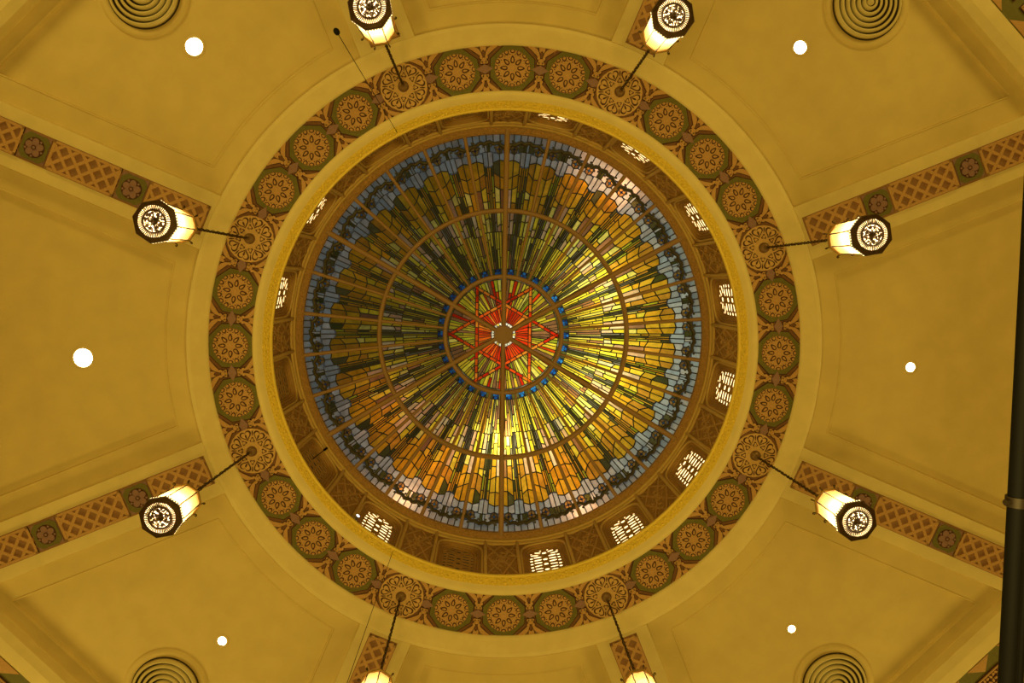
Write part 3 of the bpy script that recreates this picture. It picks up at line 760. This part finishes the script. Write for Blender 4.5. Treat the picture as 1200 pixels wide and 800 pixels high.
# dark swags with beads over the border
for s in range(30):
    th = rad(12 * s); q = MB(); pts = []
    for i in range(15):
        u = -1.0 + 2.0 * i / 14; x, y = U(u, 224.5 - 6.5 * (abs(abs(u) - .0) ** 2) + 1.3 * math.sin(u * 14), th); pts.append(dome(x, y, -0.025))
    q.tube(pts, 0.044, 6)
    for u_, r_, sz in ((-.62, 224, 1.9), (.62, 224, 1.9), (-.40, 219, 1.7), (.40, 219, 1.7), (-.84, 218, 1.8), (.84, 218, 1.8), (-.2, 220.5, 1.4), (.2, 220.5, 1.4), (0, 222, 1.6), (-.72, 226, 1.5), (.72, 226, 1.5)):
        x, y = U(u_, r_, th); c_ = [(x + a_, y + b_) for a_, b_ in circle(sz, 7)]
        q.strip([dome(a_, b_, 0.0) for a_, b_ in c_], [dome(x + (a_ - x) * .7, y + (b_ - y) * .7, -0.03) for a_, b_ in c_], True); q.face([dome(x + (a_ - x) * .7, y + (b_ - y) * .7, -0.03) for a_, b_ in c_])
    sw = gbuild(q, 'vine_swag', 'vine_glass')
# ribs, rings, hub
def rib(a, r0, r1, hw0, hw1, dep):
    q = MB(); n = 18; rows = []
    for off, dz in ((1, 0.0), (1, -dep * .7), (.55, -dep), (-.55, -dep), (-1, -dep * .7), (-1, 0.0)):
        row = []
        for i in range(n + 1):
            t = i / n; r = r0 + (r1 - r0) * t; h_ = (hw0 + (hw1 - hw0) * t) * off; c, s_ = math.cos(a), math.sin(a)
            row.append(dome(r * c - h_ * s_, r * s_ + h_ * c, dz))
        rows.append(row)
    q.loops(rows, False); return q
for s in range(30):
    a = 6 + 12 * s
    if a % 60 == 30: gbuild(rib(rad(a), 8, 238, 2.7, 3.2, 0.10), 'main_rib', 'rib_paint')
    else: gbuild(rib(rad(a), 68, 238, 1.35, 2.3, 0.07), 'rib', 'rib_paint')
def ring(name, r, hw_, dep):
    q = MB(); rows = []
    for off, dz in ((-1, 0), (-1, -dep * .7), (-.55, -dep), (.55, -dep), (1, -dep * .7), (1, 0)):
        rows.append([dome(*pol(r + hw_ * off, 2 * PI * i / 120), dz) for i in range(120)])
    o_ = len(q.v)
    for a_, b_ in zip(rows[:-1], rows[1:]): q.strip(a_, b_, True)
    gbuild(q, name, 'rib_paint')
ring('star_ring', 68.2, 2.6, 0.09); ring('middle_ring', 145, 2.7, 0.085); ring('rim_ring', 237, 2.5, 0.06)
q = MB(); hub = circle(11.2, 12); q.strip([dome(x, y, 0.0) for x, y in hub], [dome(x, y, -0.13) for x, y in hub], True); q.face([dome(x, y, -0.13) for x, y in hub])
for x, y in circle(6.5, 8) + circle(9.4, 12): q.strip([dome(x + a_, y + b_, -0.13) for a_, b_ in circle(.6, 6)], [dome(x, y, -0.15)] * 6, True)
gbuild(q, 'hub', 'rib_paint')
# lamps in the loft above the glass
LAMP = (1.0, 0.92, 0.58); INC = (1.0, 0.48, 0.22)
def loft(px, py, up_, e, col, rr=0.06):
    x, y, z = dome(px - 590, py - 391); point_light('loft_lamp', (x, y, z + up_), rr, e, col)
loft(590, 514, 0.26, 34, (1.0, 0.86, 0.55)); loft(592, 530, 0.7, 40, LAMP, .1)
loft(705, 325, 0.9, 75, LAMP, .2); loft(745, 400, 1.3, 60, LAMP, .2); loft(705, 455, 0.9, 75, LAMP, .2); loft(640, 470, 1.2, 45, LAMP, .2); loft(592, 392, .8, 22, LAMP, .1)  # the last one is added over the hub to brighten the star
loft(728, 212, 0.38, 17, INC); loft(690, 190, 0.5, 10, INC)
loft(470, 590, 0.38, 15, INC); loft(520, 560, 0.9, 22, INC, .1); loft(690, 604, 0.38, 15, INC); loft(660, 560, .9, 24, INC, .1)
loft(450, 480, 0.9, 18, INC, .2); loft(425, 300, 1.4, 5, INC, .2); loft(560, 225, .8, 5, INC, .1)

# ------------------------------------------------------------------ hanging lanterns
R_LANT, H_LANT = R_MID + 0.012, 9.99
lan = empty('lantern')
OR, TR, BH = 0.275, 0.235, 0.70                       # bottom and top radius over the corners, height of the glass
def oc(r, z, ph=0): return [(r * math.cos(rad(22.5 + 45 * k + ph)), r * math.sin(rad(22.5 + 45 * k + ph)), z) for k in range(8)]
def circ(r, z, n=48): return [(r * math.cos(2 * PI * i / n), r * math.sin(2 * PI * i / n), z) for i in range(n)]
b = MB(); b.loops([oc(OR - .045, 0.0), oc(OR, 0.0), oc(OR + .012, 0.02), oc(OR + .004, 0.10), oc(OR - .014, 0.112)], True)
def oct_n(r, z, n=48):
    out = []
    for i in range(n):
        a = 360 * i / n; k = math.cos(rad(22.5)) / math.cos(rad((a + 22.5) % 45 - 22.5)); out.append((r * k * math.cos(rad(a + 0)), r * k * math.sin(rad(a + 0)), z))
    return out
b.loops([circ(0.205, -0.006), oct_n(OR, -0.001)], True); b.loops([circ(0.205, -0.006), circ(0.205, 0.03)], True)
base = b.build('bottom_frame', 'bronze', lan)
b = MB()
for k in range(8):                                     # row of pierced dots on the bottom frame
    p, q_ = Vector(oc(OR + .0095, 0.060)[k]), Vector(oc(OR + .0095, 0.060)[(k + 1) % 8]); nrm = ((p + q_) / 2).normalized(); nrm.z = 0; tg = (q_ - p).normalized()
    for i in range(6):
        c_ = p.lerp(q_, (i + .5) / 6); b.face([c_ + nrm * .002 + tg * .011 * math.cos(t) + Vector((0, 0, .018 * math.sin(t))) for t in [2 * PI * j_ / 6 for j_ in range(6)]])
mat('bead_glow', (1, .9, .6), .4, emit=3.0, emit_col=(1, .78, .36))
o = b.build('pierced_dots', 'bead_glow', base); o['kind'] = 'stuff'
b = MB(); b.loops([circ(0.150, 0.002), circ(0.205, 0.002)], True); b.build('slot_glass', 'bottom_glass', lan)
b = MB()
for i in range(52):
    a = 2 * PI * i / 52; b.box(((0.1775) * math.cos(a), 0.1775 * math.sin(a), -0.002), (0.056, 0.0125, 0.010), a)
o = b.build('slot_bars', 'bronze', lan); o['kind'] = 'stuff'
b = MB(); b.loops([circ(0.132, -0.010), circ(0.152, -0.010), circ(0.152, 0.02)], True); b.loops([circ(0.132, -0.010), circ(0.132, 0.012)], True); b.build('inner_ring', 'bronze', lan)
b = MB(); b.face(circ(0.134, 0.008, 32)); b.build('jewel_glass', 'bottom_glass', lan)
b = MB(); L = random.Random(5)
for i in range(125):
    r_, a = 0.125 * math.sqrt(L.random()), L.uniform(0, 2 * PI); cx, cy = pol(r_, a); pts = turn(petal_shape(-0.026, 0.026, 0.011, 8), L.uniform(0, PI), cx, cy)
    b.face([(x, y, 0.0 - 0.004 * L.random()) for x, y in pts])
for i in range(8): b.box((0.065 * math.cos(PI / 4 * i), 0.065 * math.sin(PI / 4 * i), -0.001), (0.13, 0.008, 0.008), PI / 4 * i)
o = b.build('filigree', 'bronze', lan); o['kind'] = 'stuff'
b = MB(); b.lathe([(0.0, -0.085), (0.018, -0.08), (0.024, -0.06), (0.016, -0.045), (0.034, -0.03), (0.036, -0.012), (0.05, 0.0)], 14); b.build('finial', 'bronze', lan, True)
lo_, hi_ = oc(OR - .022, 0.108), oc(TR - .01, 0.085 + BH)
for k in range(8):
    j_ = (k + 1) % 8; b = MB(); b.face([lo_[k], lo_[j_], hi_[j_], hi_[k]]); b.build('glass_pane', 'lantern_glass', lan)
    b = MB(); b.tube([oc(OR - .018, 0.08)[k], oc(TR - .006, 0.09 + BH)[k]], 0.0085, 5); b.build('corner_bar', 'bronze', lan)
b = MB(); b.loops([oc(TR - .03, .78), oc(TR + .008, .775), oc(TR + .014, .79), oc(TR + .014, .815), oc(TR - .02, .83), oc(TR - .10, .86), oc(0.085, .93), oc(0.06, .97)], True); b.build('top_rim', 'brass', lan)
for k in range(8):                                     # scroll crests at the top corners
    x, y, z = oc(TR + .012, 0.80)[k]; a = math.atan2(y, x); b = MB()
    pts = [(x + (0.018 - .018 * math.cos(t)) * math.cos(a), y + (0.018 - .018 * math.cos(t)) * math.sin(a), z + 0.045 * math.sin(t) + .012 * t) for t in [PI * 1.5 * i / 8 for i in range(9)]]
    b.tube(pts, 0.009, 5); b.build('crest', 'bronze', lan)
b = MB(); b.lathe([(0.065, .95), (0.075, .98), (0.05, 1.01), (0.06, 1.05), (0.03, 1.10), (0.034, 1.14), (0.012, 1.18), (0.0, 1.19)], 16)
for k in range(4):
    a = PI / 2 * k + .4; b.tube([(0.05 * math.cos(a), 0.05 * math.sin(a), 1.0), (0.10 * math.cos(a), 0.10 * math.sin(a), 1.03), (0.085 * math.cos(a), 0.085 * math.sin(a), 1.09), (0.03 * math.cos(a), 0.03 * math.sin(a), 1.12)], 0.008, 5)
b.build('crown', 'bronze', lan, False)
b = MB(); z0, z1 = 1.17, H_BAND - H_LANT - 0.20; nl = int((z1 - z0) / 0.062)
for i in range(nl):
    zc = z0 + (z1 - z0) * (i + .5) / nl; hl = (z1 - z0) / nl * 0.72; tw = PI / 2 * (i % 2) + .3
    pts = [(0.021 * math.cos(t) * math.cos(tw), 0.021 * math.cos(t) * math.sin(tw), zc + hl * math.sin(t)) for t in [2 * PI * j_ / 10 for j_ in range(10)]]
    b.tube(pts, 0.0075, 4, True)
ch = b.build('chain', 'bronze', lan); ch['kind'] = 'stuff'
b = MB(); pts = [(0.02 * math.cos(i * .9) + .012, 0.02 * math.sin(i * .9), z0 + (z1 - z0) * i / 80) for i in range(81)]; b.tube(pts, 0.005, 4); b.build('cord', 'black_steel', lan)
zt = H_BAND - H_LANT - 0.058
b = MB(); b.lathe([(0.0, zt - .16), (0.012, zt - .15), (0.022, zt - .12), (0.024, zt - .09), (0.058, zt - .075), (0.078, zt - .06), (0.092, zt - .03), (0.098, zt + .005), (0.08, zt + .015)], 24); b.build('canopy', 'canopy_bronze', lan, True)
LANT_LIGHT = dict(z=0.26, e=32)
LW = {22.5: 'right side, lower of two', 67.5: 'bottom, right of two, mostly below the frame', 112.5: 'bottom, left of two, mostly below the frame', 157.5: 'left side, lower of two',
      202.5: 'left side, upper of two', 247.5: 'top, left of two', 292.5: 'top, right of two', 337.5: 'right side, upper of two'}
for i, a in enumerate(BEAMS):
    o = lan if i == 0 else copy_tree(lan)
    x, y = pol(R_LANT, rad(a)); o.location = (x, y, Z(H_LANT)); o.rotation_euler = (0, 0, rad(a + 12))
    tag(o, 'lit octagonal bronze lantern on a chain, ' + LW[a], 'lantern', 'lanterns hanging from the medallions')
for a in BEAMS:
    x, y = pol(R_LANT, rad(a)); point_light('lantern_bulb', (x, y, Z(H_LANT) + LANT_LIGHT['z']), 0.05, LANT_LIGHT['e'], (1.0, 0.80, 0.50))

# ------------------------------------------------------------------ recessed downlights and air vents in the panels
DL = [(-136.76, 7.63, .150, 'upper left panel, lens widened for its glare'), (178.13, 7.61, .165, 'left panel, lens widened most for its glare'), (133.54, 7.57, .080, 'lower left panel'),  # the three brightest lenses are drawn wider to stand in for glare
      (1.77, 7.48, .085, 'right panel'), (-46.89, 7.52, .115, 'upper right panel'), (43.84, 7.58, .070, 'lower right panel')]
for a, r, sz, wd in DL:
    x, y = pol(r, rad(a)); o = empty('downlight', (x, y, Z(H_PANEL)))
    b = MB(); b.lathe([(sz, 0.03), (sz, -0.006), (sz + .025, -0.012), (sz + .05, -0.004), (sz + .052, 0.0)], 32); b.build('trim_ring', 'plaster_panel', o, True)
    b = MB(); b.face(circ(sz, -0.004, 32)); b.build('lens', 'lamp_lens', o)
    tag(o, 'round recessed downlight in the ' + wd, 'downlight', 'downlights in the ceiling panels')
VT = [(-136.27, 8.85, 'upper left panel, cut by the top edge'), (-44.79, 8.89, 'upper right panel'), (134.34, 8.96, 'lower left panel'), (44.94, 8.96, 'lower right panel')]
vent = empty('ceiling_vent')
b = MB(); b.lathe([(0.62, 0.02), (0.635, -0.035), (0.70, -0.045), (0.76, -0.03), (0.775, 0.0)], 64); b.build('rim', 'plaster_panel', vent, True)
b = MB(); b.face(circ(0.63, 0.0, 48)); b.build('dark_throat', 'vent_dark', vent)
for i in range(6):
    r = 0.60 - 0.092 * i; dp = 0.05 + 0.012 * i
    b = MB(); b.lathe([(r - .058, -dp - .045), (r - .048, -dp - .060), (r - .016, -dp - .058), (r, -dp - .01), (r + .004, -dp + .03), (r - .006, -dp + .03), (r - .030, -dp - .04), (r - .052, -dp - .045)], 56); b.build('louver_ring', 'vent_paint', vent, True)
b = MB(); b.lathe([(0.0, -0.17), (0.014, -0.172), (0.018, -0.165), (0.052, -0.165), (0.066, -0.15), (0.066, -0.10)], 24); b.build('centre_boss', 'vent_paint', vent, True)
for i, (a, r, wd) in enumerate(VT):
    o = vent if i == 0 else copy_tree(vent); x, y = pol(r, rad(a)); o.location = (x, y, Z(H_PANEL) - 0.001); o.rotation_euler = (0, 0, rad(a))
    tag(o, 'round air vent of concentric rings in the ' + wd, 'vent', 'ceiling air vents')

# ------------------------------------------------------------------ hanging microphones, cornice spotlight, rigging pipe
def mic(a, r, Hend, label):
    x, y = pol(r, rad(a)); o = empty('hanging_microphone', (x, y, Z(Hend)))
    b = MB(); b.lathe([(0.0, -.02), (0.026, -.015), (0.032, .01), (0.032, .06), (0.024, .085), (0.010, .10), (0.0, .105)], 16); b.build('capsule', 'black_steel', o, True)
    b = MB(); b.tube([(0, 0, .10), (0, 0, (14.5 - Hend) * .5), (0, 0, 14.5 - Hend)], 0.0045, 5); b.build('wire', 'black_steel', o)
    tag(o, label, 'microphone', 'hanging microphones')
mic(-117.9, 4.385, 8.50, 'small black microphone on a thin wire beside the upper left lantern')
mic(118.6, 4.385, 8.50, 'thin microphone wire hanging from the cornice at the lower left of the drum')
x, y = pol(4.47, rad(130.3)); o = empty('cornice_spotlight', (x, y, Z(14.56)), rad(130.3))
b = MB(); b.lathe([(0.04, 0.0), (0.04, .02), (0.012, .03), (0.012, .18)], 12); b.build('stand', 'steel', o)
b = MB(); b.tube([(0.05, 0, .22), (-0.06, 0, .20)], 0.045, 12); b.build('housing', 'steel', o)
b = MB(); b.tube([(-0.0605, 0, .20), (-0.064, 0, .1995)], 0.036, 12); b.build('lens', 'spot_lens', o)
tag(o, 'tiny white spotlight on the cornice below a lit window at lower left', 'spotlight')
x, y, z = cyl(147.6, 0, 15.85, R_DRUM + 0.14); o = empty('window_bracket', (x, y, z), rad(146.5))
b = MB(); b.tube([(0.06, 0, 0), (-0.12, 0, .25), (-0.26, 0, .55)], 0.010, 6); b.build('arm', 'black_steel', o)
b = MB(); b.tube([(-0.25, 0, .53), (-0.30, 0, .62)], 0.026, 8); b.build('weight', 'black_steel', o)
tag(o, 'small black bracket arm on an unlit window at lower left of the drum', 'bracket')
HP = 5.0
def px_(y): return 3.229 + 0.0147 * (y - 1.48)
for dx, dz_, rr, lab in ((0.0, 0.0, 0.056, 'thick black rigging pipe crossing the right edge of the picture'), (0.155, 0.10, 0.030, 'thinner black rigging pipe beside the thick one at right edge')):
    o = empty('rigging_pipe', (px_(0) + dx, 0, Z(HP) + dz_))
    b = MB(); b.tube([(px_(y) - px_(0), y, 0) for y in (-10.4, -5, 0, 5, 10.4)], rr, 20); b.build('tube', 'black_steel', o, True)
    for s in (-1, 1):
        b = MB(); b.tube([(px_(10.42 * s) - px_(0), 10.35 * s, 0), (px_(10.42 * s) - px_(0), 10.42 * s, 0)], rr * 1.8, 16); b.build('end_flange', 'black_steel', o)
    tag(o, lab, 'pipe', 'rigging pipes')
    if not dx: main_pipe = o
yc = 0.20; cl = (px_(yc) - px_(0), yc, 0)
b = MB(); b.tube([(0, -.035, 0), (0, .035, 0)], 0.070, 20); col_ = b.build('clamp', 'dark_iron', main_pipe, True, cl); col_['label'] = 'dark metal clamp'
b = MB(); b.tube([(-.06, 0, -.02), (-.10, 0, -.03)], 0.022, 8); b.build('knob', 'dark_iron', col_)
b = MB(); b.tube([(0.03, .02, -.06), (0.09, .03, -.05), (0.16, .03, .04)], 0.020, 10); b.build('bolt', 'steel', col_, True)['label'] = 'bright steel bolt'
